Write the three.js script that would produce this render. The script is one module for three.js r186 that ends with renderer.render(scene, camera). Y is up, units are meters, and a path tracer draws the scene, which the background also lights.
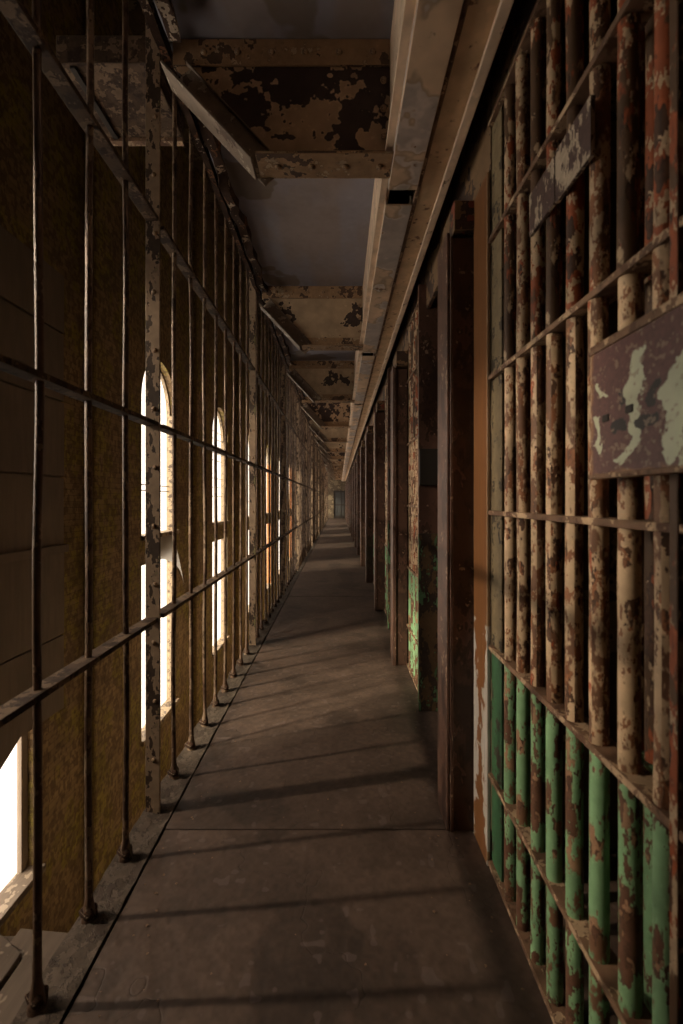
import * as THREE from 'three';
import { RoundedBoxGeometry } from 'three/addons/geometries/RoundedBoxGeometry.js';
import { mergeGeometries, mergeVertices } from 'three/addons/utils/BufferGeometryUtils.js';
import { RectAreaLightUniformsLib } from 'three/addons/lights/RectAreaLightUniformsLib.js';

// ---------------------------------------------------------------- camera, sky, sun, exposure
const scene = new THREE.Scene();
const F = 480, EYE = 1.45;                                  // focal length in pixels of a 683 x 1024 frame, eye height
const camera = new THREE.PerspectiveCamera(2 * Math.atan(512 / F) * 180 / Math.PI, 683 / 1024, 0.05, 200);
camera.setViewOffset(683, 1024, 2.5, 12, 683, 1024);        // lens shift: vanishing point at (339, 500)
camera.position.set(0, EYE, 0);
camera.lookAt(0, EYE, -10);
camera.focus = 5; camera.userData.fStop = 3.2;
const renderer = new THREE.WebGLRenderer({ antialias: true });
renderer.toneMapping = THREE.LinearToneMapping;
renderer.toneMappingExposure = 1.35;
renderer.shadowMap.enabled = true;
RectAreaLightUniformsLib.init();
const SKY = new THREE.Color().setRGB(1.0, 0.86, 0.7), SKY_LEVEL = 1.7;   // warm overcast daylight outside the tall windows
scene.background = SKY.clone().multiplyScalar(SKY_LEVEL);
const sun = new THREE.DirectionalLight(new THREE.Color().setRGB(1.0, 0.86, 0.6), 3.5);  // low hazy sun through the windows
sun.position.set(-20, 13, 12.0 - 5); sun.target.position.set(0, 0, -5);
sun.castShadow = true; sun.shadow.radius = 8; sun.shadow.mapSize.set(4096, 4096);
Object.assign(sun.shadow.camera, { left: -45, right: 45, top: 14, bottom: -14, near: 1, far: 60 });
scene.add(sun, sun.target);
function windowLight(d0, d1, y0, y1) {                      // daylight entering one window opening, as large as the opening
  const l = new THREE.RectAreaLight(SKY, SKY_LEVEL, d1 - d0, y1 - y0);
  l.position.set(WALL_X - 0.24, (y0 + y1) / 2, -(d0 + d1) / 2);
  l.lookAt(WALL_X + 5, (y0 + y1) / 2, -(d0 + d1) / 2);
  scene.add(l);
}
const WALL_X = -3.3, END = 38, CEIL = 3.58;

// ---------------------------------------------------------------- helpers
const ORD = ['first', 'second', 'third', 'fourth', 'fifth', 'sixth', 'seventh'];
let seed = 7;
const rnd = () => { seed = (seed * 1664525 + 1013904223) >>> 0; return seed / 4294967296; };
const rr = (a, b) => a + (b - a) * rnd();
const lerp = (a, b, t) => a + (b - a) * t;
const sstep = (a, b, x) => { const t = Math.min(1, Math.max(0, (x - a) / (b - a))); return t * t * (3 - 2 * t); };
function hash(x, y, s) { let h = (x * 374761393 + y * 668265263 + s * 2147483647) | 0; h = Math.imul(h ^ (h >>> 13), 1274126177); h ^= h >>> 16; return (h >>> 0) / 4294967296; }
function vnoise(x, y, px, py, s) {                           // value noise that repeats every px, py cells
  const xi = Math.floor(x), yi = Math.floor(y), fx = x - xi, fy = y - yi;
  const u = fx * fx * (3 - 2 * fx), v = fy * fy * (3 - 2 * fy);
  const x0 = ((xi % px) + px) % px, x1 = (x0 + 1) % px, y0 = ((yi % py) + py) % py, y1 = (y0 + 1) % py;
  return lerp(lerp(hash(x0, y0, s), hash(x1, y0, s), u), lerp(hash(x0, y1, s), hash(x1, y1, s), u), v);
}
function fbm(u, v, px, py, s, oct = 4) {                     // u, v in 0..1
  let a = 0.5, sum = 0, n = 0;
  for (let o = 0; o < oct; o++) { sum += a * vnoise(u * px, v * py, px, py, s + o * 17); n += a; a *= 0.55; px *= 2; py *= 2; }
  return sum / n;
}
const toS = (c) => { c = Math.min(1, Math.max(0, c)); return Math.round(255 * (c <= 0.0031308 ? 12.92 * c : 1.055 * c ** (1 / 2.4) - 0.055)); };
function textures(n, metres, fn, m = n, metresV = metres) {  // fn(u, v) -> [r, g, b (linear), height 0..1]
  const c = new Uint8Array(n * m * 4), h = new Uint8Array(n * m * 4);
  for (let j = 0; j < m; j++) for (let i = 0; i < n; i++) {
    const p = fn((i + 0.5) / n, (j + 0.5) / m), k = (j * n + i) * 4, e = Math.round(255 * Math.min(1, Math.max(0, p[3])));
    c[k] = toS(p[0]); c[k + 1] = toS(p[1]); c[k + 2] = toS(p[2]); c[k + 3] = 255; h[k] = h[k + 1] = h[k + 2] = e; h[k + 3] = 255;
  }
  const out = [c, h].map((d, q) => {
    const t = new THREE.DataTexture(d, n, m); t.magFilter = THREE.LinearFilter; t.minFilter = THREE.LinearMipmapLinearFilter; t.generateMipmaps = true;
    t.wrapS = t.wrapT = THREE.RepeatWrapping; t.repeat.set(1 / metres, 1 / metresV); if (!q) t.colorSpace = THREE.SRGBColorSpace; t.needsUpdate = true; return t;
  });
  return { map: out[0], bumpMap: out[1] };
}
function mat(tex, roughness, bumpScale, extra = {}) { return new THREE.MeshPhysicalMaterial({ map: tex.map, bumpMap: tex.bumpMap, bumpScale, roughness, ...extra }); }
function peel(s, metres, base, layers, { n = 512, grain = 0.35, px = 6, py = 6, pit = 0.4 } = {}) {
  return textures(n, metres, (u, v) => {
    const g = fbm(u, v, px * 5, py * 5, s + 91, 3), w = fbm(u, v, px, py, s + 55, 4);
    let k = 1 - grain + 2 * grain * g, c = [base[0] * k * (0.6 + 0.8 * w), base[1] * k * (0.55 + 0.9 * w), base[2] * k * (0.5 + w)], h = 0.25 + pit * (g - 0.5);
    layers.forEach((L, i) => {
      const f = fbm(u, v, L.px ?? px, L.py ?? py, s + 200 * (i + 1), 6) * 0.7 + 0.3 * fbm(u, v, (L.px ?? px) * 5, (L.py ?? py) * 5, s + 7 + 200 * (i + 1), 3);
      const a = sstep(L.th - 0.01, L.th + 0.01, f), q = (0.72 + 0.56 * fbm(u, v, 16, 16, s + 13 + i, 4)) * (0.85 + 0.3 * g), rim = sstep(L.th + 0.04, L.th + 0.008, f), under = sstep(L.th - 0.05, L.th - 0.005, f);
      for (let b = 0; b < 3; b++) c[b] = lerp(c[b] * (1 - 0.4 * under), L.c[b] * q * (1 + 0.3 * rim), a);
      h = lerp(h, 0.45 + 0.2 * i + 0.15 * rim, a);
    });
    return [...c, h];
  });
}
function metric(g, ou = rr(0, 3), ov = rr(0, 3)) {           // uv in metres, by the way each face points
  if (!g.attributes.normal) g.computeVertexNormals();
  const p = g.attributes.position, n = g.attributes.normal, uv = new Float32Array(p.count * 2);
  for (let i = 0; i < p.count; i++) {
    const ax = Math.abs(n.getX(i)), ay = Math.abs(n.getY(i)), az = Math.abs(n.getZ(i)), x = p.getX(i), y = p.getY(i), z = p.getZ(i);
    const [a, b] = ax >= ay && ax >= az ? [z, y] : ay >= az ? [z, x] : [x, y];
    uv[2 * i] = a + ou; uv[2 * i + 1] = b + ov;
  }
  g.setAttribute('uv', new THREE.BufferAttribute(uv, 2)); return g;
}
// box between two corners: x0..x1, y0..y1, d0..d1 (d = distance ahead of the camera, z = -d)
function slab(x0, x1, y0, y1, d0, d1, r = 0.003) {
  const w = x1 - x0, h = y1 - y0, d = d1 - d0, rad = Math.min(r, 0.45 * Math.min(w, h, d));
  const g = rad > 0.0005 ? new RoundedBoxGeometry(w, h, d, 1, rad) : new THREE.BoxGeometry(w, h, d);
  g.translate((x0 + x1) / 2, (y0 + y1) / 2, -(d0 + d1) / 2); return metric(g);
}
function rod(r, y0, y1, { seg = 1, sides = 10, bend = 0, flare = 0, s = 1, twist = rr(0, 6) } = {}) {
  const h = y1 - y0, g = new THREE.CylinderGeometry(r, r, h, sides, seg, false).translate(0, (y0 + y1) / 2, 0).rotateY(twist);
  const p = g.attributes.position, uv = g.attributes.uv, ou = rr(0, 5), ov = rr(0, 5), caps = (sides + 1) * (seg + 1);
  for (let i = 0; i < p.count; i++) {
    const y = p.getY(i), t = y - y0, k = 1 + flare * Math.exp(-t / 0.035) + 0.05 * (vnoise(y * 30, s, 64, 64, 5) - 0.5);
    const bx = bend * (vnoise(y * 1.7, s * 3.1, 64, 64, 3) - 0.5), bz = bend * (vnoise(y * 1.7, s * 5.3 + 9, 64, 64, 4) - 0.5);
    p.setX(i, p.getX(i) * k + bx); p.setZ(i, p.getZ(i) * k + bz);
    if (i < caps) uv.setXY(i, uv.getX(i) * 2 * Math.PI * r + ou, y + ov); else uv.setXY(i, ou + uv.getX(i) * r, ov + uv.getY(i) * r);
  }
  g.computeVertexNormals(); return g;
}
function roughen(g, amp, scale, keep = () => 1) {            // uneven cast or broken surface
  const p = g.attributes.position;
  for (let i = 0; i < p.count; i++) {
    const x = p.getX(i), y = p.getY(i), z = p.getZ(i), k = amp * keep(x, y, z);
    p.setXYZ(i, x + k * (vnoise(z * scale, y * scale, 512, 512, 1) - 0.5), y + k * (vnoise(z * scale + 40, x * scale * 2, 512, 512, 2) - 0.5), z + 0.4 * k * (vnoise(z * scale, x * scale + y * scale, 512, 512, 3) - 0.5));
  }
  g.computeVertexNormals(); return g;
}
const taken = new Map();
const numbered = (n) => { const k = taken.get(n) ?? 0; taken.set(n, k + 1); return k ? n + '_' + String(k).padStart(3, '0') : n; };
function put(name, g, m, parent) { const o = new THREE.Mesh(g, m); o.name = parent ? name : numbered(name); o.castShadow = o.receiveShadow = true; (parent ?? scene).add(o); return o; }
function tag(o, label, category, group, kind) { o.userData = { label, category }; if (group) o.userData.group = group; if (kind) o.userData.kind = kind; return o; }
function thing(name, label, category, x, y, d, group, kind) { const o = new THREE.Group(); o.name = numbered(name); o.position.set(x, y, -d); scene.add(o); return tag(o, label, category, group, kind); }
function copy(o, x, y, d, label, group) { const c = o.clone(); c.name = numbered(o.name.replace(/_\d{3}$/, '')); c.position.set(x, y, -d); c.userData = { ...o.userData }; if (label) c.userData.label = label; if (group) c.userData.group = group; scene.add(c); return c; }

// ---------------------------------------------------------------- materials (linear colours)
const CREAM = [0.52, 0.37, 0.23], RUST = [0.075, 0.035, 0.018], PRIMER = [0.3, 0.07, 0.025], GREEN = [0.2, 0.36, 0.19];
const M = {};
M.bars = [1, 2, 3].map((k) => mat(peel(30 + k * 1000, 0.9, [0.1, 0.045, 0.022], [{ c: [0.26, 0.105, 0.045], th: 0.47, px: 14, py: 5 }, { c: PRIMER, th: 0.62, px: 8, py: 3 }, { c: CREAM, th: [0.46, 0.49, 0.45][k - 1], px: 34, py: 18 }, { c: [0.15, 0.07, 0.035], th: 0.57, px: 26, py: 12 }], { px: 8, py: 8 }), 0.62, 0.0014));
M.redbars = mat(peel(5030, 0.9, [0.08, 0.035, 0.018], [{ c: [0.3, 0.075, 0.025], th: 0.5, px: 10, py: 3 }, { c: CREAM, th: 0.55, px: 30, py: 14 }, { c: [0.09, 0.045, 0.02], th: 0.54, px: 18, py: 7 }], { px: 8, py: 8 }), 0.62, 0.0014);
M.green = [1, 2].map((k) => mat(peel(70 + k * 1000, 0.9, [0.13, 0.06, 0.035], [{ c: [0.3, 0.17, 0.1], th: 0.55, px: 12, py: 6 }, { c: GREEN, th: [0.43, 0.46][k - 1], px: 22, py: 9 }, { c: [0.15, 0.075, 0.04], th: 0.64, px: 24, py: 12 }], { px: 8, py: 8 }), 0.6, 0.0014));
M.rail = mat(peel(11, 0.8, [0.17, 0.095, 0.055], [{ c: [0.42, 0.29, 0.18], th: 0.57, px: 16, py: 16 }, { c: [0.09, 0.04, 0.02], th: 0.62, px: 9, py: 9 }]), 0.75, 0.0012);
M.guard = mat(peel(12, 0.7, [0.12, 0.07, 0.045], [{ c: [0.22, 0.15, 0.1], th: 0.56, px: 12, py: 6 }, { c: [0.05, 0.025, 0.015], th: 0.6, px: 10, py: 5 }]), 0.5, 0.0012, { metalness: 0.15 });
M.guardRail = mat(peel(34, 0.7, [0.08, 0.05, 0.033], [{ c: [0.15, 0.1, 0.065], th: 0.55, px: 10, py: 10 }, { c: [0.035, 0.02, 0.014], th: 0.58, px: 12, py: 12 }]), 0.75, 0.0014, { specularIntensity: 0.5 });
M.post = mat(peel(13, 0.7, [0.06, 0.035, 0.022], [{ c: [0.34, 0.24, 0.16], th: 0.46, px: 12, py: 6 }, { c: [0.2, 0.17, 0.08], th: 0.64, px: 8, py: 4 }]), 0.65, 0.0016);
M.column = mat(peel(14, 1.3, [0.085, 0.042, 0.028], [{ c: [0.115, 0.058, 0.04], th: 0.45, px: 8, py: 4 }, { c: [0.045, 0.022, 0.015], th: 0.6, px: 12, py: 6 }, { c: [0.32, 0.22, 0.15], th: 0.68, px: 26, py: 18 }], { grain: 0.2, pit: 0.1 }), 0.5, 0.0008);
M.postGreen = mat(peel(32, 0.9, [0.045, 0.027, 0.018], [{ c: [0.11, 0.065, 0.03], th: 0.5, px: 14, py: 8 }, { c: [0.08, 0.17, 0.08], th: 0.6, px: 12, py: 6 }]), 0.65, 0.0015);
M.jambTone = [0.23, 0.098, 0.034];
M.web = mat(peel(15, 1.6, [0.05, 0.028, 0.022], [{ c: [0.44, 0.3, 0.19], th: 0.5, px: 9, py: 9 }], { px: 5, py: 5 }), 0.7, 0.0015);
M.webCream = mat(peel(16, 1.6, [0.05, 0.03, 0.022], [{ c: [0.4, 0.29, 0.185], th: 0.39, px: 7, py: 7 }], { px: 5, py: 5 }), 0.7, 0.0015);
M.diag = mat(peel(33, 0.9, [0.1, 0.06, 0.04], [{ c: [0.2, 0.15, 0.11], th: 0.36, px: 8, py: 8 }, { c: [0.36, 0.3, 0.23], th: 0.64, px: 12, py: 12 }]), 0.65, 0.0012);
M.angle = mat(peel(17, 0.9, [0.09, 0.05, 0.03], [{ c: [0.32, 0.2, 0.11], th: 0.4, px: 6, py: 6 }, { c: [0.4, 0.3, 0.2], th: 0.64, px: 12, py: 12 }]), 0.65, 0.0012);
M.beam = mat(peel(18, 1.4, [0.2, 0.11, 0.06], [{ c: [0.58, 0.39, 0.23], th: 0.34, px: 4, py: 4 }, { c: [0.16, 0.08, 0.045], th: 0.7, px: 18, py: 18 }], { grain: 0.15 }), 0.6, 0.0006);
M.beamPale = mat(peel(19, 1.4, [0.3, 0.2, 0.13], [{ c: [0.72, 0.55, 0.4], th: 0.3, px: 4, py: 4 }, { c: [0.17, 0.09, 0.05], th: 0.72, px: 18, py: 18 }], { grain: 0.12 }), 0.6, 0.0005);
M.casing = mat(peel(20, 1.5, [0.64, 0.46, 0.31], [{ c: [0.46, 0.39, 0.35], th: 0.5, px: 3, py: 3 }, { c: [0.2, 0.1, 0.05], th: 0.73, px: 16, py: 16 }], { grain: 0.1, pit: 0.1 }), 0.6, 0.0004);
M.darkRust = mat(peel(21, 0.8, [0.04, 0.022, 0.015], [{ c: [0.26, 0.2, 0.15], th: 0.63, px: 10, py: 10 }, { c: [0.11, 0.05, 0.025], th: 0.63, px: 10, py: 10 }]), 0.9, 0.002, { specularIntensity: 0.3 });
M.header = mat(peel(22, 0.9, [0.055, 0.03, 0.02], [{ c: [0.2, 0.12, 0.06], th: 0.47, px: 8, py: 8 }, { c: [0.2, 0.05, 0.025], th: 0.66, px: 6, py: 6 }]), 0.7, 0.0015);
M.tanPlate = mat(peel(23, 0.6, [0.04, 0.028, 0.015], [{ c: [0.2, 0.15, 0.08], th: 0.45, px: 10, py: 10 }]), 0.65, 0.0012);
M.greenPlate = mat(peel(24, 0.6, [0.04, 0.03, 0.02], [{ c: [0.04, 0.125, 0.055], th: 0.44, px: 10, py: 10 }]), 0.6, 0.0012);
M.iron = new THREE.MeshPhysicalMaterial({ color: new THREE.Color().setRGB(0.02, 0.014, 0.01), roughness: 0.6 });
M.soffit = mat(textures(512, 2.4, (u, v) => {
  const a = fbm(u, v, 5, 5, 61, 5), b = fbm(u, v, 3, 9, 62, 4), c = fbm(u, v, 60, 60, 63, 2), st = sstep(0.62, 0.66, fbm(u, v, 4, 4, 65, 5));
  let k = 0.75 + 0.5 * a + 0.15 * (c - 0.5); const w = sstep(0.4, 0.65, b);
  return [lerp(lerp(0.25, 0.26, w) * k, 0.13, st * 0.6), lerp(lerp(0.24, 0.22, w) * k, 0.085, st * 0.6), lerp(lerp(0.285, 0.22, w) * k, 0.035, st * 0.6), 0.5 + 0.4 * (a - 0.5) + 0.2 * (c - 0.5)];
}), 0.85, 0.003);
M.floor = mat(textures(1024, 2.6, (u, v) => {
  const a = fbm(u, v, 4, 4, 71, 5), b = fbm(u, v, 14, 14, 72, 4), c = fbm(u, v, 120, 120, 73, 2), cr = Math.abs(fbm(u, v, 5, 5, 74, 5) - 0.5);
  const dust = sstep(0.5, 0.62, b), spot = sstep(0.76, 0.8, fbm(u, v, 60, 60, 75, 2)), dark = sstep(0.6, 0.68, fbm(u, v, 6, 6, 76, 5));
  let k = (0.5 + 0.85 * a) * (0.7 + 0.6 * c) * (1 + 0.22 * dust) * (1 - 0.35 * dark) * (cr < 0.0022 ? 0.75 : 1);
  return [lerp(0.084 * k, 0.17, spot * 0.4), lerp(0.055 * k, 0.125, spot * 0.4), lerp(0.042 * k, 0.115, spot * 0.4), 0.45 + 0.5 * (a - 0.5) + 0.35 * (c - 0.5) + 0.2 * dust - (cr < 0.0022 ? 0.2 : 0)];
}), 0.6, 0.005);
M.curb = mat(peel(25, 0.6, [0.07, 0.05, 0.036], [{ c: [0.095, 0.07, 0.052], th: 0.5, px: 14, py: 14 }, { c: [0.05, 0.033, 0.024], th: 0.6, px: 12, py: 12 }]), 0.9, 0.004);
M.plaster = mat(textures(1024, 4.8, (u, v) => {                // painted brick: courses too small to tell apart, with flaking ochre paint and green growth
  const row = Math.floor(v * 64), fv = v * 64 - row, fu = (u * 22 + (row % 2) * 0.5) % 1, joint = Math.min(1, Math.max(sstep(0.14, 0.04, fv), sstep(0.06, 0.02, fu)));
  const a = fbm(u, v, 5, 5, 81, 5), b = fbm(u, v, 30, 30, 82, 3), g = sstep(0.5, 0.6, fbm(u, v, 9, 7, 83, 5)) * (0.4 + 0.6 * sstep(0.42, 0.55, fbm(u, v, 50, 44, 85, 3))), fl = sstep(0.5, 0.56, fbm(u, v, 100, 80, 84, 4)), br = 0.85 + 0.3 * hash(row, Math.floor(u * 22 + (row % 2) * 0.5), 9);
  const k = (0.55 + 0.75 * a) * (0.8 + 0.4 * b) * br; let c = [0.32 * k, 0.215 * k, 0.105 * k];
  c = c.map((q, i) => lerp(q, [0.32, 0.255, 0.04][i] * (0.6 + 0.8 * b), g * 0.75)); c = c.map((q, i) => lerp(q, [0.11, 0.06, 0.03][i], fl * 0.6)); c = c.map((q) => q * (1 - 0.4 * joint));
  return [...c, 0.55 + 0.25 * (b - 0.5) - 0.4 * joint - 0.2 * fl];
}), 0.85, 0.006);
M.board = mat(textures(512, 2.4, (u, v) => { const a = fbm(u, v, 4, 4, 91, 5), b = fbm(u, v, 60, 8, 92, 3), k = 0.7 + 0.4 * a + 0.25 * (b - 0.5); return [0.24 * k, 0.185 * k, 0.14 * k, 0.5 + 0.3 * (b - 0.5)]; }), 0.8, 0.001);
M.frame = mat(peel(26, 0.6, [0.1, 0.07, 0.05], [{ c: [0.36, 0.27, 0.17], th: 0.45, px: 8, py: 8 }]), 0.7, 0.0015);
M.sunlitJamb = mat(peel(37, 0.6, [0.3, 0.1, 0.03], [{ c: [0.5, 0.19, 0.06], th: 0.42, px: 8, py: 4 }]), 0.6, 0.0012);  // orange brick tone of the far window jambs with sunlight put into it
M.wood = mat(textures(512, 0.9, (u, v) => { const g = fbm(u, v, 4, 60, 95, 4), a = fbm(u, v, 6, 6, 96, 4), p = sstep(0.56, 0.58, fbm(u, v, 10, 12, 97, 4)), k = 0.6 + 0.5 * g + 0.4 * (a - 0.4); return [lerp(0.13 * k, 0.26, p), lerp(0.095 * k, 0.2, p), lerp(0.07 * k, 0.15, p), 0.4 + 0.3 * g + 0.2 * p]; }), 0.85, 0.003);
M.cellWall = mat(peel(27, 2, [0.1, 0.072, 0.046], [{ c: [0.19, 0.145, 0.09], th: 0.5, px: 6, py: 6 }]), 0.9, 0.002);
M.tier = mat(peel(31, 2, [0.22, 0.16, 0.11], [{ c: [0.36, 0.28, 0.19], th: 0.35, px: 6, py: 6 }]), 0.85, 0.002);
M.glass = new THREE.MeshPhysicalMaterial({ color: 0xffffff, transmission: 1, roughness: 0.02, thickness: 0, ior: 1.45, specularIntensity: 0.4 });
M.sheet = new THREE.MeshPhysicalMaterial({ color: new THREE.Color().setRGB(0.6, 0.56, 0.5), transmission: 0.45, roughness: 0.95, thickness: 0, side: THREE.DoubleSide });

// ---------------------------------------------------------------- floor
const floor = thing('floor', 'brown dusty concrete walkway floor between guard bars and cell fronts', 'floor', 0, 0, 0, null, 'structure');
{ const cuts = [-2.5, 2.115]; while (cuts.at(-1) < END) cuts.push(Math.min(END + 0.3, cuts.at(-1) + 2.55));
  for (let i = 0; i < cuts.length - 1; i++) put('concrete_slab', slab(-0.768, 0.66, -0.2, rr(-0.002, 0.001), cuts[i] + 0.002, cuts[i + 1] - 0.002, 0.004), M.floor, floor);
  put('edge_strip', slab(-0.92, -0.768, -0.2, -0.022, -2.5, END, 0), M.floor, floor); put('cell_floor', slab(0.66, 2.8, -0.24, -0.002, -2.5, END, 0), M.floor, floor);
}
{ // rough concrete curb that holds the guard bars
  const g = new THREE.BoxGeometry(0.135, 0.06, END + 2, 6, 3, 900).translate(-0.842, -0.024, -(END - 2) / 2);
  roughen(g, 0.02, 16, (x, y) => (y < 0 ? 0 : x > -0.79 ? 0.35 : 1)); metric(g, 0, 0);
  tag(put('curb', g, M.curb), 'rough crumbling concrete curb under the row of guard bars', 'curb', null, 'structure');
}
// ---------------------------------------------------------------- outer wall and its windows
const WIN = []; for (let k = 0; k < 7; k++) WIN.push([8.02 + 4.5 * k, (k > 3 ? 11.2 : 9.74) + 4.5 * k]);  // last openings, unseen, widened so more daylight reaches the far floor
const BOARDED = [3.85, 5.28], WIDE = [1.04, 3.25], WIDE_Y = [1.25, 3.3];
const UP0 = 0.80, UPS = 3.15, LO0 = -2.62, LO1 = 0.36;       // upper sill, springing of the arch, lower sill and head
const archPath = (d0, d1, y0, y1) => { const p = new THREE.Path(), r = (d1 - d0) / 2; p.moveTo(d0, y0); p.lineTo(d1, y0); p.lineTo(d1, y1); p.absarc((d0 + d1) / 2, y1, r, 0, Math.PI, false); p.lineTo(d0, y0); return p; };
const rectPath = (d0, d1, y0, y1) => { const p = new THREE.Path(); p.moveTo(d0, y0); p.lineTo(d1, y0); p.lineTo(d1, y1); p.lineTo(d0, y1); p.lineTo(d0, y0); return p; };
const toWall = (g, x) => { g.rotateY(Math.PI / 2); g.translate(x, 0, 0); return g; };
{ const s = new THREE.Shape(); s.moveTo(-4, -7); s.lineTo(END + 1, -7); s.lineTo(END + 1, 9); s.lineTo(-4, 9); s.lineTo(-4, -7);
  for (const [a, b] of [BOARDED, ...WIN]) { s.holes.push(b - a > 2 ? rectPath(a, b, UP0, UPS + 0.6) : archPath(a, b, UP0, UPS)); s.holes.push(rectPath(a, b, LO0, LO1)); }
  s.holes.push(rectPath(WIDE[0], WIDE[1], ...WIDE_Y));
  const g = toWall(new THREE.ExtrudeGeometry(s, { depth: 0.2, bevelEnabled: false, curveSegments: 16 }), WALL_X - 0.2); metric(g, 0, 0);
  tag(put('wall_left', g, M.plaster), 'ochre and green stained brick outer wall with tall arched windows', 'wall', null, 'structure');
}
function sash(n, a, b, y0, y1, arch, cols, rows, label, fm = M.frame) {
  const w = thing('window_' + n, label, 'window', 0, 0, 0, null, 'structure'), x0 = WALL_X - 0.17, x1 = WALL_X - 0.12, t = n === 15 ? 0.11 : 0.05, mid = (a + b) / 2, r = (b - a) / 2;
  put('jamb', slab(x0, x1, y0, y1, a, a + t), fm, w); put('jamb', slab(x0, n === 15 ? x1 : WALL_X - 0.005, y0, y1, b - t, b), fm, w);
  put('sill', slab(WALL_X - 0.18, WALL_X + 0.06, y0 - 0.03, y0 + 0.05, a - 0.04, b + 0.04, 0.012), n === 15 ? M.wood : M.frame, w);
  const top = (d) => arch ? y1 + Math.sqrt(Math.max(0, r * r - (d - mid) ** 2)) : y1;
  if (arch) { const s = new THREE.Shape(); s.absarc(mid, y1, r, 0, Math.PI, false); s.absarc(mid, y1, r - t, Math.PI, 0, true);
    put('arch_frame', metric(toWall(new THREE.ExtrudeGeometry(s, { depth: x1 - x0, bevelEnabled: false, curveSegments: 16 }), x0)), M.frame, w);
  } else put('head', slab(x0, x1, y1 - t, y1, a, b), M.frame, w);
  for (let c = 1; c < cols; c++) { const d = a + (b - a) * c / cols; put('mullion', slab(x0 + 0.015, x1 - 0.015, y0, top(d), d - 0.012, d + 0.012), M.frame, w); }
  for (const y of rows) { const e = y > y1 && arch ? Math.sqrt(Math.max(0.01, r * r - (y - y1) ** 2)) : r; put('glazing_bar', slab(x0 + 0.02, x1 - 0.02, y - 0.009, y + 0.009, mid - e, mid + e), M.frame, w); }
  const s = new THREE.Shape((arch ? archPath(a + 0.02, b - 0.02, y0, y1) : rectPath(a + 0.02, b - 0.02, y0, y1)).getPoints(16));
  put('pane', toWall(new THREE.ExtrudeGeometry(s, { depth: 0.004, bevelEnabled: false }), (x0 + x1) / 2), M.glass, w);
}
let wn = 0;
WIN.forEach(([a, b], k) => {
  const rows = k === 0 ? [1.62, 1.72] : k === 1 ? [1.55, 1.8, 2.05, 2.55, 2.75, 2.95, 3.15, 3.35] : [1.4, 2.0, 2.6, 3.15];
  const far = b - a > 2; sash(++wn, a, b, UP0, far ? UPS + 0.6 : UPS, !far, far ? 2 : 1, rows, ['bright arched upper window with two thin bars', 'bright arched upper window with many thin glazing bars'][k] ?? (far ? 'bright upper window near the end of the outer wall, widened to add light' : 'bright arched upper window farther down the outer wall'), k > 1 ? M.sunlitJamb : M.frame);
  sash(++wn, a, b, LO0, LO1, false, 1, [], ['bright rectangular lower window below the torn sheet', 'bright rectangular lower window beneath the many barred arch'][k] ?? 'bright rectangular lower window farther down the outer wall', k > 1 ? M.sunlitJamb : M.frame);
  windowLight(a, b, UP0, UPS + 0.4); windowLight(a, b, LO0, LO1);
});
sash(++wn, BOARDED[0], BOARDED[1], LO0, LO1, false, 1, [], 'rectangular lower window mostly hidden behind dark boards', M.board); windowLight(BOARDED[0], BOARDED[1], LO0, LO1);
sash(++wn, WIDE[0], WIDE[1], ...WIDE_Y, false, 2, [], 'wide window lighting the near end of the walkway'); windowLight(WIDE[0], WIDE[1], ...WIDE_Y);
{ // sheets that close the window nearest the walkway's start
  const t = thing('window_boarding', 'dark brown board sheets covering a tall window beyond the guard bars', 'boarding', 0, 0, 0);
  const ys = [-1.02, -0.13, 0.89, 1.72, 2.6, 3.4, 4.1];
  const bs = new THREE.Shape(); [[3.6, -1.5], [4.3, -1.32], [4.62, -1.13], [4.9, -0.97], [5.67, -1.0], [5.67, -0.142], [3.6, -0.142]].forEach(([x, y], i) => i ? bs.lineTo(x, y) : bs.moveTo(x, y));
  put('board', metric(toWall(new THREE.ExtrudeGeometry(bs, { depth: 0.03, bevelEnabled: false }), WALL_X + 0.02)), M.board, t);
  for (let i = 1; i < ys.length - 1; i++) put('board', slab(WALL_X + 0.02, WALL_X + 0.05 + 0.006 * (i % 2), ys[i] + 0.012, ys[i + 1] - 0.012, 3.6, 5.67, 0.004), M.board, t);
  put('backing', slab(WALL_X + 0.002, WALL_X + 0.018, -0.9, 4.1, 3.6, 5.66, 0), M.board, t);
  put('batten', slab(WALL_X + 0.05, WALL_X + 0.1, 0.84, 0.93, 3.6, 5.69, 0.004), M.board, t);
}
for (let k = 0; k < 8; k++) { // pilasters between the windows
  const d = (k > 4 ? 7.25 : 6.63) + 4.5 * k, g = slab(WALL_X - 0.02, WALL_X + 0.14, -7, 8.9, d - (k > 4 ? 0.3 : 0.42), d + (k > 4 ? 0.3 : 0.42), 0.05);
  tag(put('pilaster', g, M.plaster), 'plain stained pilaster standing between two arched windows', 'pilaster', 'pilasters on the outer wall', 'structure');
}
{ // torn white sheet hanging in the first arched window
  const g = new THREE.PlaneGeometry(1, 1, 16, 16), p = g.attributes.position, front = [];
  for (let i = 0; i < p.count; i++) {
    const u = p.getX(i) + 0.5, v = 0.5 - p.getY(i), drop = lerp(0.42, 1.08, u * u * u * 0.9 + 0.1 * u);
    p.setXYZ(i, WALL_X + 0.02 + 0.16 * v * (0.4 + u) + 0.03 * Math.sin(7 * u + 3 * v), 0.84 - v * drop, -(8.3 + 1.05 * u + 0.18 * v * u));
  }
  g.computeVertexNormals();
  tag(put('torn_sheet', g, M.sheet), 'torn white sheet with a pointed corner hanging in the arched window', 'sheet');
}
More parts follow.
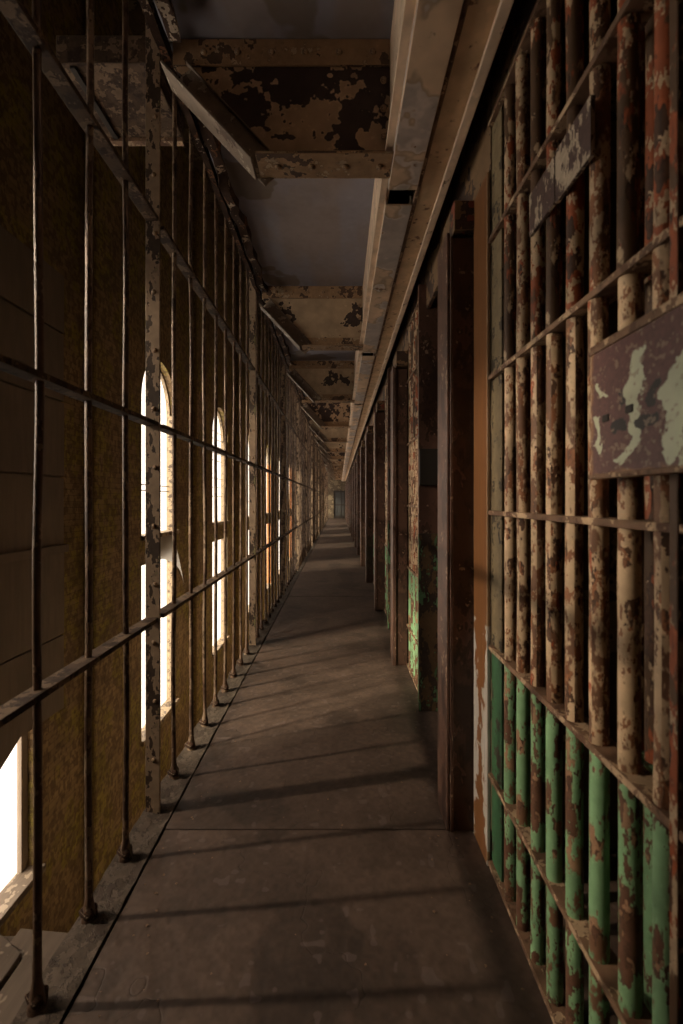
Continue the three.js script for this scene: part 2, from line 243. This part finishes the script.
{ // yard floodlight outside the wide window: the guard bars' shadows fan out from this point
  const t = thing('floodlight', 'yard floodlight on a pole outside the wide window', 'floodlight', -5.6, 0.95, 1.15);
  put('pole', rod(0.05, -7.9, 2.72, { sides: 12 }).translate(-0.14, 0, 0), M.iron, t);
  put('bracket', slab(-0.2, 0, 2.7, 2.75, -0.05, 0.05), M.iron, t);
  put('housing', slab(-0.16, 0.02, 2.76, 3.2, -0.24, 0.24, 0.02), M.iron, t);
  put('lens', slab(0.02, 0.03, 2.79, 3.17, -0.2, 0.2, 0), new THREE.MeshStandardMaterial({ color: 0x222222, emissive: new THREE.Color().setRGB(1, 0.8, 0.58), emissiveIntensity: 8 }), t);
  const l = new THREE.SpotLight(new THREE.Color().setRGB(1, 0.8, 0.58), 54, 0, 1.25, 0.3, 2); l.position.set(0.06, 2.98, 0); l.castShadow = true; l.shadow.radius = 3.5; l.shadow.mapSize.set(4096, 4096); l.shadow.camera.near = 0.5;
  l.target.position.set(5.6, 0, -2.2); t.add(l, l.target);
}
// rest of the shell
tag(put('wall_back', slab(-3.75, 2.9, -7, 9, -4.2, -3.6, 0), M.cellWall), 'plain wall behind the start of the walkway', 'wall', null, 'structure');
tag(put('roof', slab(-3.75, 2.9, 8.9, 9.2, -4.2, END + 1, 0), M.cellWall), 'dark roof high above the outer windows', 'roof', null, 'structure');
tag(put('ground', slab(-3.75, 2.9, -7.2, -6.9, -4.2, END + 1, 0), M.cellWall), 'dark ground floor far below the walkway', 'ground', null, 'structure');
tag(put('wall_below_bounce', slab(-0.92, -0.72, -7, -0.31, -4, END, 0), M.tier), 'unseen cream wall added below the walkway to bounce light', 'wall', null, 'structure');  // added out of view to bounce window light onto the outer wall
tag(put('wall_above', slab(-0.81, -0.72, CEIL + 0.13, 9, -4, END, 0), M.cellWall), 'unseen dark wall added above the walkway', 'wall', null, 'structure');  // unseen wall added with the one below to control bounced light
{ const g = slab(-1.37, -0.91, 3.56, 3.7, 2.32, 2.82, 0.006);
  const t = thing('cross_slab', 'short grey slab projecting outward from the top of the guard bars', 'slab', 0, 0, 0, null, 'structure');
  put('slab', g, M.guardRail, t); put('angle', slab(-1.37, -0.91, 3.535, 3.56, 2.79, 2.83), M.rail, t); put('seam_bar', slab(-1.31, -1.28, 3.545, 3.56, 2.33, 2.8), M.iron, t);  // slab material darkened to stand for the dim light up there
}
{ // end of the walkway
  const w = thing('wall_end', 'dark end wall closing the far end of the walkway', 'wall', 0, 0, 0, null, 'structure');
  put('panel', slab(-3.3, 2.9, -7, -0.2, END, END + 0.2, 0), M.cellWall, w); put('panel', slab(-3.3, -0.42, -0.2, 8.9, END, END + 0.2, 0), M.cellWall, w); put('panel', slab(0.5, 2.9, -0.2, 8.9, END, END + 0.2, 0), M.cellWall, w); put('panel', slab(-0.42, 0.5, 2.2, 8.9, END, END + 0.2, 0), M.cellWall, w);
  const d = thing('door_1', 'dark glazed door at the far end of the walkway', 'door', 0, 0, 0, null, 'structure');
  put('stile', slab(-0.42, -0.3, 0, 2.2, END + 0.05, END + 0.1), M.iron, d); put('stile', slab(0.38, 0.5, 0, 2.2, END + 0.05, END + 0.1), M.iron, d); put('stile', slab(0.14, 0.2, 0, 2.2, END + 0.05, END + 0.1), M.iron, d);
  for (const [a, b] of [[0, 0.22], [1.02, 1.12], [2.05, 2.2]]) put('cross_rail', slab(-0.42, 0.5, a, b, END + 0.04, END + 0.11), M.iron, d);
  put('pane', slab(-0.3, 0.38, 0.2, 2.1, END + 0.07, END + 0.074, 0), new THREE.MeshPhysicalMaterial({ color: new THREE.Color().setRGB(0.1, 0.1, 0.1), roughness: 0.25, transmission: 0.3, thickness: 0 }), d);
}
// ---------------------------------------------------------------- ceiling, bracket frames, long beam
const BAY = 2.55, POST = 2.22, BAYS = 15;
const ceiling = thing('ceiling', 'grey soffit panels above the walkway between the bracket frames', 'ceiling', 0, 0, 0, null, 'structure');
for (let k = -2; k < BAYS; k++) put('soffit_panel', slab(-0.815, 0.6, CEIL, CEIL + 0.12, POST + BAY * k + 0.02, POST + BAY * (k + 1) + 0.015, 0.004), M.soffit, ceiling);
put('cell_soffit', slab(0.6, 2.8, CEIL, CEIL + 0.12, -2.5, END, 0), M.cellWall, ceiling);

const rivetG = new THREE.SphereGeometry(0.016, 10, 6).scale(1, 1, 0.7);
function bracket(k, m) {
  const t = thing('bracket_frame', k === 0 ? 'riveted steel bracket frame with large dark bare patch under the ceiling' : k === -1 ? 'riveted bracket frame above the start of the walkway' : k === 1 ? 'riveted cream bracket frame with small dark chips, second along the ceiling' : k < 5 ? ORD[k] + ' riveted bracket frame along the ceiling, counting from the dark patched one' : 'riveted steel bracket frame far along the walkway ceiling', 'bracket', 0, 0, POST + BAY * k, 'bracket frames along the ceiling');
  const s = new THREE.Shape(); s.moveTo(-0.765, 3.57); s.lineTo(0.235, 3.57); s.lineTo(0.235, 2.95); s.lineTo(-0.32, 2.95); s.lineTo(-0.765, 3.45); s.lineTo(-0.765, 3.57);
  put('web_plate', metric(new THREE.ExtrudeGeometry(s, { depth: 0.012, bevelEnabled: false }).translate(0, 0, -0.012)), m, t);
  const legUp = slab(-0.765, 0.234, 3.45, 3.572, -0.013, -0.001);
  put('upper_angle', legUp, M.angle, t);
  const legLo = slab(-0.36, 0.234, 2.935, 3.06, -0.013, -0.001), legLoOut = slab(-0.36, 0.234, 2.93, 2.943, -0.17, -0.013);
  put('lower_angle', mergeGeometries([legLo, legLoOut]), M.angle, t);
  const dx = 0.44, dy = -0.47, L = Math.hypot(dx, dy), a = Math.atan2(dy, dx), dg = [slab(0.075, L + 0.06, -0.075, 0.045, -0.014, -0.002), slab(0.08, L + 0.01, -0.085, -0.073, -0.15, -0.002), slab(0.05, L + 0.02, 0.043, 0.05, -0.03, -0.002, 0.002)];
  put('diagonal_angle', mergeGeometries(dg).rotateZ(a).translate(-0.767, 3.46, 0), M.diag, t);
  const R = (x, y) => { const o = put('rivet', rivetG, M.angle, t); o.position.set(x, y, 0.014); }, Q = (x, y, r) => { const o = put('rivet', rivetG, M.angle, t); o.position.set(x, y, 0.09); o.rotation.set(Math.PI / 2, r, 0); };
  if (k < 4) {
    for (let i = 0; i < 4; i++) { Q(-0.27 + i * 0.15, 2.928, 0); }
    for (let i = 0; i < 6; i++) R(-0.62 + i * 0.155, 3.51);
    for (let i = 0; i < 3; i++) R(0.205, 3.12 + i * 0.13);
  }
  return t;
}
for (let k = -1; k < BAYS - 1; k++) bracket(k, k % 3 === 0 ? M.web : M.webCream);

{ const t = thing('ceiling_beam', 'long cream painted steel beam running above the cell fronts', 'beam', 0, 0, 0);
  const A = -2.4, B = END - 0.02;
  put('web', slab(0.236, 0.25, 2.97, CEIL, A, B), M.beamPale, t);
  put('inner_angle', slab(0.2, 0.236, 2.96, 2.975, A, B), M.beamPale, t);
  put('inner_plate', slab(0.372, 0.384, 2.96, CEIL, A, B), M.darkRust, t);
  put('flange', slab(0.384, 0.49, 2.95, 2.966, A, B), M.beam, t);
  put('fillet', slab(0.37, 0.392, 2.944, 2.956, A, B, 0.005), M.rail, t);
  put('lip', slab(0.482, 0.522, 2.932, 2.95, A, B, 0.006), M.beamPale, t);
  put('outer_plate', slab(0.508, 0.52, 2.95, 3.3, A, B), M.darkRust, t);
  put('liner', slab(0.25, 0.372, 3.2, 3.21, A, B, 0), M.iron, t);
  for (let k = -2; k < BAYS - 1; k++) { // pale cover lengths with dark gaps between them
    const d0 = POST + 0.2 + BAY * k, d1 = POST + 0.06 + BAY * (k + 1);
    const g = mergeGeometries([slab(0.234, 0.37, 0, 0.01, 0, d1 - d0, 0.003), slab(0.234, 0.242, 0.008, 0.07, 0, d1 - d0, 0.002), slab(0.358, 0.366, 0.008, 0.05, 0, d1 - d0, 0.002)]);
    const c = put('cover_length', g, M.casing, t); c.position.set(0, 2.935, -d0); c.rotation.x = -0.004 + 0.003 * rr(-1, 1);
  }
}
// ---------------------------------------------------------------- guard bars on the outer side
const GX = -0.86, GS = BAY / 9;
function guardBay(k) {
  const t = thing('guard_bar_bay', k === -1 ? 'rusted steel guard bar bay before the first flaking post' : k === -2 ? 'rusted steel guard bar bay above the loose planks' : k < 5 ? 'bay of rusted guard bars starting at the ' + ORD[k + 0] + ' flaking post past the planks' : 'bay of rusted steel guard bars far along the walkway', 'guard bars', GX, 0, POST + BAY * k, 'guard bar bays along the walkway');
  const s = 37 + k * 11, near = k < 3;
  const ht = 3.7;
  const pg = mergeGeometries([slab(-0.033, 0.033, 0.0, ht, -0.007, 0.007, 0.002), slab(-0.033, -0.02, 0.0, ht, 0.007, 0.06, 0.002)]);
  const post = put('post', pg, M.post, t);
  for (let i = 0; near && i < 12; i++) { const o = put('rivet', rivetG, M.angle, post); o.position.set(0.006 + 0.006 * (i % 2), 0.25 + i * 0.27, 0.006); o.scale.setScalar(0.75); }
  for (let i = 1; i < 9; i++) {
    const b = put('bar', rod(0.0115, 0.0, ht, { seg: near ? 44 : 12, sides: near ? 10 : 6, bend: 0.009, flare: 1.3, s: s + i }), M.guard, t); b.position.z = -GS * i;
    if (near) { const f = put('foot', roughen(new THREE.SphereGeometry(0.028, 12, 8).scale(1, 0.9, 1), 0.022, 40), M.darkRust, b); f.position.y = 0.03; }
  }
  for (const y of [0.9, 1.8, 2.745]) put('rail', slab(-0.03, 0.03, y - 0.01, y + 0.01, 0.062, BAY - 0.009, 0.003), M.guardRail, t);
  return t;
}
for (let k = -2; k < BAYS - 1; k++) guardBay(k);
{ const g = new THREE.BoxGeometry(0.036, 0.07, END + 2, 3, 3, 420).translate(-0.802, 3.52, -(END - 2) / 2); roughen(g, 0.014, 9); metric(g, 0, 0);
  const t = thing('top_channel', 'dark flaking channel joining the tops of the guard bars', 'channel', 0, 0, 0); put('channel', g, M.darkRust, t);
  for (let k = -2; k < BAYS - 1; k++) { const q = new THREE.BoxGeometry(0.06, 0.06, BAY - 0.2, 2, 3, 30).translate(-0.735, 3.515,  -(POST + BAY * k + BAY / 2)); roughen(q, 0.045, 9); put('peeling_strip', metric(q), M.darkRust, ceiling); } }
// loose planks outside the curb
{ const flat = (pts, y, h) => { const q = new THREE.Shape(); pts.forEach(([x, d], i) => i ? q.lineTo(x, d) : q.moveTo(x, d)); return metric(new THREE.ExtrudeGeometry(q, { depth: h, bevelEnabled: true, bevelSize: 0.003, bevelThickness: 0.003, bevelSegments: 1 }).rotateX(-Math.PI / 2).translate(0, y - h, 0)); };
  tag(put('plank', flat([[-1.028, -2], [-0.935, -2], [-0.935, 1.56], [-1.028, 1.575]], -0.045, 0.04), M.wood), 'narrow dusty plank lying against the outside of the curb', 'plank');
  tag(put('plank', flat([[-1.3, -2], [-1.042, -2], [-1.042, 1.57], [-1.16, 1.64], [-1.3, 1.69]], -0.035, 0.05), M.wood), 'wide plank with flaking paint beside the narrow plank', 'plank');
  tag(put('plank', flat([[-1.14, 1.58], [-0.94, 1.58], [-0.94, 1.7], [-1.14, 1.72]], -0.088, 0.014), M.wood), 'short dark board end lying beyond the two long planks', 'plank'); }
tag(put('ledge_block', slab(-1.33, -0.93, -0.3, -0.107, -2, 1.72, 0.01), M.curb), 'dusty concrete ledge block under the loose planks', 'ledge');

// ---------------------------------------------------------------- cell fronts
const CELL = 2.1, CX = 0.615, RY = [0.02, 0.365, 0.87, 1.4, 1.93, 2.47, 2.93];
const jambTex = textures(256, 0.22, (u, v) => {                // orange brown paint, bare white where it has worn off near the floor
  const y = v * 2.75, uw = u * 0.22 / 0.19, g = fbm(u, v, 30, 20, 301, 3), a = fbm(u, v, 4, 14, 302, 4), e = fbm(u, v, 7, 70, 303, 5), side = Math.min(uw, Math.max(0, 1 - uw));
  const reach = y < 0.95 ? (0.95 - y) / 0.95 : 0, w = sstep(0.0, 0.03, Math.sin(Math.PI * Math.min(1, reach * 1.05)) * 0.34 + 0.03 - side + 0.75 * (e - 0.5)) * (reach > 0 ? 1 : 0), chip = sstep(0.035, 0.02, side + 0.06 * (e - 0.45));
  const k = 0.75 + 0.3 * a + 0.35 * (g - 0.5); let c = M.jambTone.map((q) => q * k);
  c = c.map((q, i) => lerp(q, [0.36, 0.27, 0.17][i], chip * 0.6)); c = c.map((q, i) => lerp(q, [0.5, 0.46, 0.42][i] * (0.7 + 0.5 * g), w));
  return [...c, 0.6 - 0.3 * w + 0.15 * (g - 0.5)];
}, 2048, 2.75);
M.jamb = mat(jambTex, 0.5, 0.001);
function plateUV(o, x0, x1, y0, y1, d0, d1) { const p = o.attributes.position, uv = o.attributes.uv; for (let i = 0; i < p.count; i++) uv.setXY(i, -p.getZ(i) - d0, p.getY(i) - y0); return o; }
const columns = [], jambs = [];
for (let k = 0; k < 17; k++) {
  const d = 2.1 + CELL * k;
  if (!k) {
    const t = thing('cell_column', 'brown steel column standing next to the nearest barred cell front', 'column', 0, 0, d, 'columns between the cells');
    put('face_plate', slab(0.472, 0.486, 0, 2.62, 0, 0.2, 0.004), M.column, t);
    put('side_plate', slab(0.486, 0.6, 0, 2.6, 0.006, 0.02, 0.002), M.column, t); put('side_plate', slab(0.486, 0.6, 0, 2.6, 0.18, 0.194, 0.002), M.column, t);
    put('stem', slab(0.5, 0.62, 0, 2.6, 0.035, 0.165, 0.003), M.darkRust, t); put('edge_angle', slab(0.486, 0.5, 0, 2.6, -0.006, 0.006, 0.003), M.column, t);
    columns.push(t);
    const j = thing('door_jamb', 'orange brown jamb plate with white worn patches beside the nearest cell front', 'jamb', 0, 0, d - 0.2);
    put('plate', plateUV(slab(0.586, 0.6, 0, 2.75, 0, 0.19, 0.003), 0, 0, 0, 0, 0), M.jamb, j);
    jambs.push(j);
  } else { const o = k < 5 ? ['second', 'third', 'fourth', 'fifth'][k - 1] : null; copy(columns[0], 0, 0, d, o ? 'brown steel column, ' + o + ' from the large lock box' : 'brown steel column far along the row of cells'); }
}
// bars between d0 and d1 are parts; the gate carries rails, an end post and a lock box
const greenRod = [0, 1, 2, 3].map((i) => rod(0.022, 0.02, 0.865, { seg: 6, sides: 12, s: 90 + i, bend: 0.004 }));
const topRod = [0, 1, 2].map((i) => rod(0.022, 1.93, 2.93, { seg: 6, sides: 12, s: 50 + i, bend: 0.006 }));
const upperRod = [0, 1, 2, 3, 4, 5].map((i) => rod(0.022, 0.872, 1.93, { seg: 8, sides: 12, s: 70 + i, bend: 0.006 }));
function gateBars(t, d0, n, step, x = CX) {
  for (let i = 0; i < n; i++) {
    const a = put('bar', upperRod[(i * 5 + 1) % 6], M.bars[(i * 2 + (n % 2)) % 3], t); a.position.set(x, 0, -(d0 + step * i));
    const c = put('upper_bar', topRod[i % 3], i % 4 === 2 ? M.bars[1] : M.redbars, t); c.position.set(x, 0, -(d0 + step * i));
    const b = put('lower_bar', greenRod[(i * 3) % 4], M.green[i % 2], t); b.position.set(x, 0, -(d0 + step * i)); 
  }
}
function gateRails(t, d0, d1) { for (const y of RY) put('rail', slab(0.588, 0.655, y - 0.009, y + 0.009, d0, d1, 0.003), M.rail, t); }
{ // the nearest cell front
  const t = thing('cell_gate', 'nearest barred cell front with green lower bars and a large lock box', 'cell gate', 0, 0, 0);
  gateBars(t, 0.9, 8, 0.117); gateRails(t, 0.7, 1.895);
  put('side_plate', slab(0.604, 0.614, 0.88, 2.92, 1.785, 1.898), M.tanPlate, t); put('lower_side_plate', slab(0.604, 0.614, 0, 0.86, 1.785, 1.898), M.greenPlate, t);
  put('end_post', slab(0.585, 0.66, 0, 2.93, 0.83, 0.852), M.redbars, t);
  for (const [d, r] of [[0.99, 1], [1.06, 0], [1.13, 1]]) { const o = put('inner_bar', upperRod[r], M.redbars, t); o.position.set(0.70, 0, -d); const z = put('inner_upper_bar', topRod[r], M.redbars, t); z.position.set(0.70, 0, -d); const q = put('inner_lower_bar', greenRod[r], M.green[1], t); q.position.set(0.70, 0, -d); }
  // lock box: maroon paint with pale green-cream patches where older paint shows
  const W = 0.34, H = 0.285, blob = (x, y, cx, cy, rx, ry) => 1 - Math.hypot((x - cx) / rx, (y - cy) / ry);
  const seg = (x, y, ax, ay, bx, by, r) => { const t2 = Math.min(1, Math.max(0, ((x - ax) * (bx - ax) + (y - ay) * (by - ay)) / ((bx - ax) ** 2 + (by - ay) ** 2))); return 1 - Math.hypot(x - ax - t2 * (bx - ax), y - ay - t2 * (by - ay)) / r; };
  const lockTex = textures(512, W, (u, v) => {                // u runs from the far end (0) towards the near end (1), v up
    const g = fbm(u, v, 40, 40, 401, 3), e = fbm(u, v, 12, 12, 402, 4), f = fbm(u, v, 6, 6, 403, 4);
    let c = [0.115, 0.05, 0.045].map((q) => q * (0.7 + 0.6 * g)), h = 0.5 + 0.1 * (g - 0.5);
    const x = u + 0.12 * (e - 0.5), y = v + 0.14 * (f - 0.5);
    const m = Math.max(seg(x, y, 0.49, 0.76, 0.45, 0.45, 0.075), seg(x, y, 0.47, 0.38, 0.48, 0.24, 0.035), seg(x, y, 0.48, 0.23, 0.31, 0.1, 0.035), seg(x, y, 0.08, 0.42, 0.13, 0.2, 0.028), seg(x, y, 0.08, 0.68, 0.18, 0.58, 0.02), seg(x, y, 0.95, 0.7, 0.76, 0.45, 0.09), seg(x, y, 0.76, 0.42, 0.9, 0.35, 0.06), seg(x, y, 0.78, 0.32, 0.75, 0.14, 0.07), seg(x, y, 0.9, 0.2, 0.9, -0.1, 0.08));
    const a = sstep(0.0, 0.12, m + 0.35 * (g - 0.5)); c = c.map((q, i) => lerp(q, [0.52, 0.55, 0.4][i] * (0.8 + 0.4 * f), a)); h += 0.25 * a;
    const d = Math.max(seg(x, y, 0.29, 0.35, 0.37, 0.34, 0.04), seg(x, y, 0.53, 0.34, 0.62, 0.33, 0.045), seg(x, y, 0.6, 0.46, 0.64, 0.56, 0.05), seg(x, y, 0.36, 0.47, 0.37, 0.58, 0.022)), b = sstep(0, 0.12, d + 0.4 * (g - 0.5));
    c = c.map((q, i) => lerp(q, [0.018, 0.013, 0.013][i], b)); h -= 0.25 * b;
    const edge = sstep(0.06, 0.03, Math.min(v, 1 - v, u) + 0.08 * (e - 0.45)), sp = sstep(0.66, 0.69, fbm(u, v, 30, 30, 404, 3));
    c = c.map((q, i) => lerp(q, [0.3, 0.15, 0.06][i], edge * 0.75)); c = c.map((q, i) => lerp(q, [0.3, 0.22, 0.16][i], sp * 0.6));
    return [...c, h];
  }, 512, H);
  const g = slab(0.548, 0.586, 1.495, 1.495 + H, 0.71, 0.71 + W, 0.008), p = g.attributes.position, uv = g.attributes.uv;
  for (let i = 0; i < p.count; i++) uv.setXY(i, (0.71 + W) + p.getZ(i), p.getY(i) - 1.495);
  const lb = put('lock_box', g, mat(lockTex, 0.5, 0.0015), t); lb.userData.label = 'maroon lock box with flaking pale green paint';
  put('rim', slab(0.544, 0.55, 1.495 + H - 0.018, 1.495 + H, 0.71, 0.71 + W, 0.002), M.rail, lb); put('rim', slab(0.544, 0.55, 1.495, 1.505, 0.71, 0.71 + W, 0.002), M.rail, lb);
  for (const [d, y] of [[0.985, 1.618], [0.905, 1.622]]) put('keyhole', slab(0.545, 0.56, y - 0.008, y + 0.008, d - 0.012, d + 0.012, 0.003), M.iron, lb);
  // two flat plates hung under the upper rail
  put('number_plate', slab(0.578, 0.59, 2.25, 2.375, 1.29, 1.46, 0.002), mat(peel(28, 0.3, [0.075, 0.042, 0.036], [{ c: [0.42, 0.34, 0.25], th: 0.55, px: 9, py: 4 }]), 0.55, 0.001), t);
  put('number_plate', slab(0.576, 0.588, 2.24, 2.38, 1.1, 1.28, 0.002), mat(peel(29, 0.3, [0.075, 0.042, 0.036], [{ c: [0.42, 0.34, 0.25], th: 0.54, px: 9, py: 4 }]), 0.55, 0.001), t);
}
let gate1;
for (let k = 1; k < 17; k++) {
  const d = 3.3 + CELL * (k - 1);
  if (k === 1) {
    const t = gate1 = thing('cell_gate', 'open barred cell gate behind the first column from the lock box', 'cell gate', 0, 0, d, 'open cell gates along the walkway');
    gateBars(t, 0.08, 7, 0.117); gateRails(t, 0.013, 0.88);
    put('end_post', slab(0.545, 0.69, 1.22, 2.93, -0.01, 0.012), M.column, t); put('lower_end_post', slab(0.545, 0.69, 0, 1.22, -0.01, 0.012), M.postGreen, t);
    put('lock_box', slab(0.55, 0.685, 1.55, 1.8, -0.03, -0.008), M.iron, t);
    put('side_plate', slab(0.604, 0.614, 0.88, 2.93, 0.81, 0.88), M.tanPlate, t); put('lower_side_plate', slab(0.604, 0.614, 0, 0.86, 0.81, 0.88), M.greenPlate, t);
  } else copy(gate1, 0, 0, d, k < 5 ? 'open barred cell gate behind the ' + ['second', 'third', 'fourth'][k - 2] + ' column from the lock box' : 'open barred cell gate far along the row of cells');
}
{ const w = thing('wall_right', 'rusted steel headers and dark cell walls behind the cell fronts', 'wall', 0, 0, 0, null, 'structure');
  for (let k = -2; k < 17; k++) { const d = 2.1 + CELL * k;
    put('partition', slab(0.67, 2.8, -0.1, CEIL, d - 0.1, d + 0.15, 0), M.cellWall, w);
    put('header_panel', slab(0.6, 0.625, 2.76, 3.5, d - 0.2, d + 1.2, 0.003), M.header, w);
    put('header_panel', slab(0.602, 0.627, 2.96, 3.5, d + 1.2, d + 1.9, 0.003), M.header, w);
    put('header_bracket', slab(0.5, 0.6, 2.62, 2.75, d - 0.02, d + 0.22, 0.004), M.header, w);
  }
  put('back_panel', slab(2.8, 3, -7, 9, -4, END + 0.2, 0), M.cellWall, w);
}
// paint flakes on the walkway
{ const gs = []; for (let i = 0; i < 260; i++) { const s = rr(0.002, 0.006), g = new THREE.CircleGeometry(s, 5).toNonIndexed(); const p = g.attributes.position; for (let j = 0; j < p.count; j++) p.setZ(j, rr(0, 0.0015)); g.rotateX(-Math.PI / 2 + rr(-0.2, 0.2)).rotateY(rr(0, 6)); const side = rnd(); g.translate(side < 0.4 ? rr(-0.76, -0.5) : side < 0.8 ? rr(0.3, 0.57) : rr(-0.5, 0.3), 0.003, -rr(1.2, 7)); g.computeVertexNormals(); gs.push(g); }
  tag(put('paint_flakes', mergeGeometries(gs), M.rail), 'scattered small paint flakes and grit on the walkway floor', 'debris', null, 'stuff'); }

renderer.render(scene, camera);
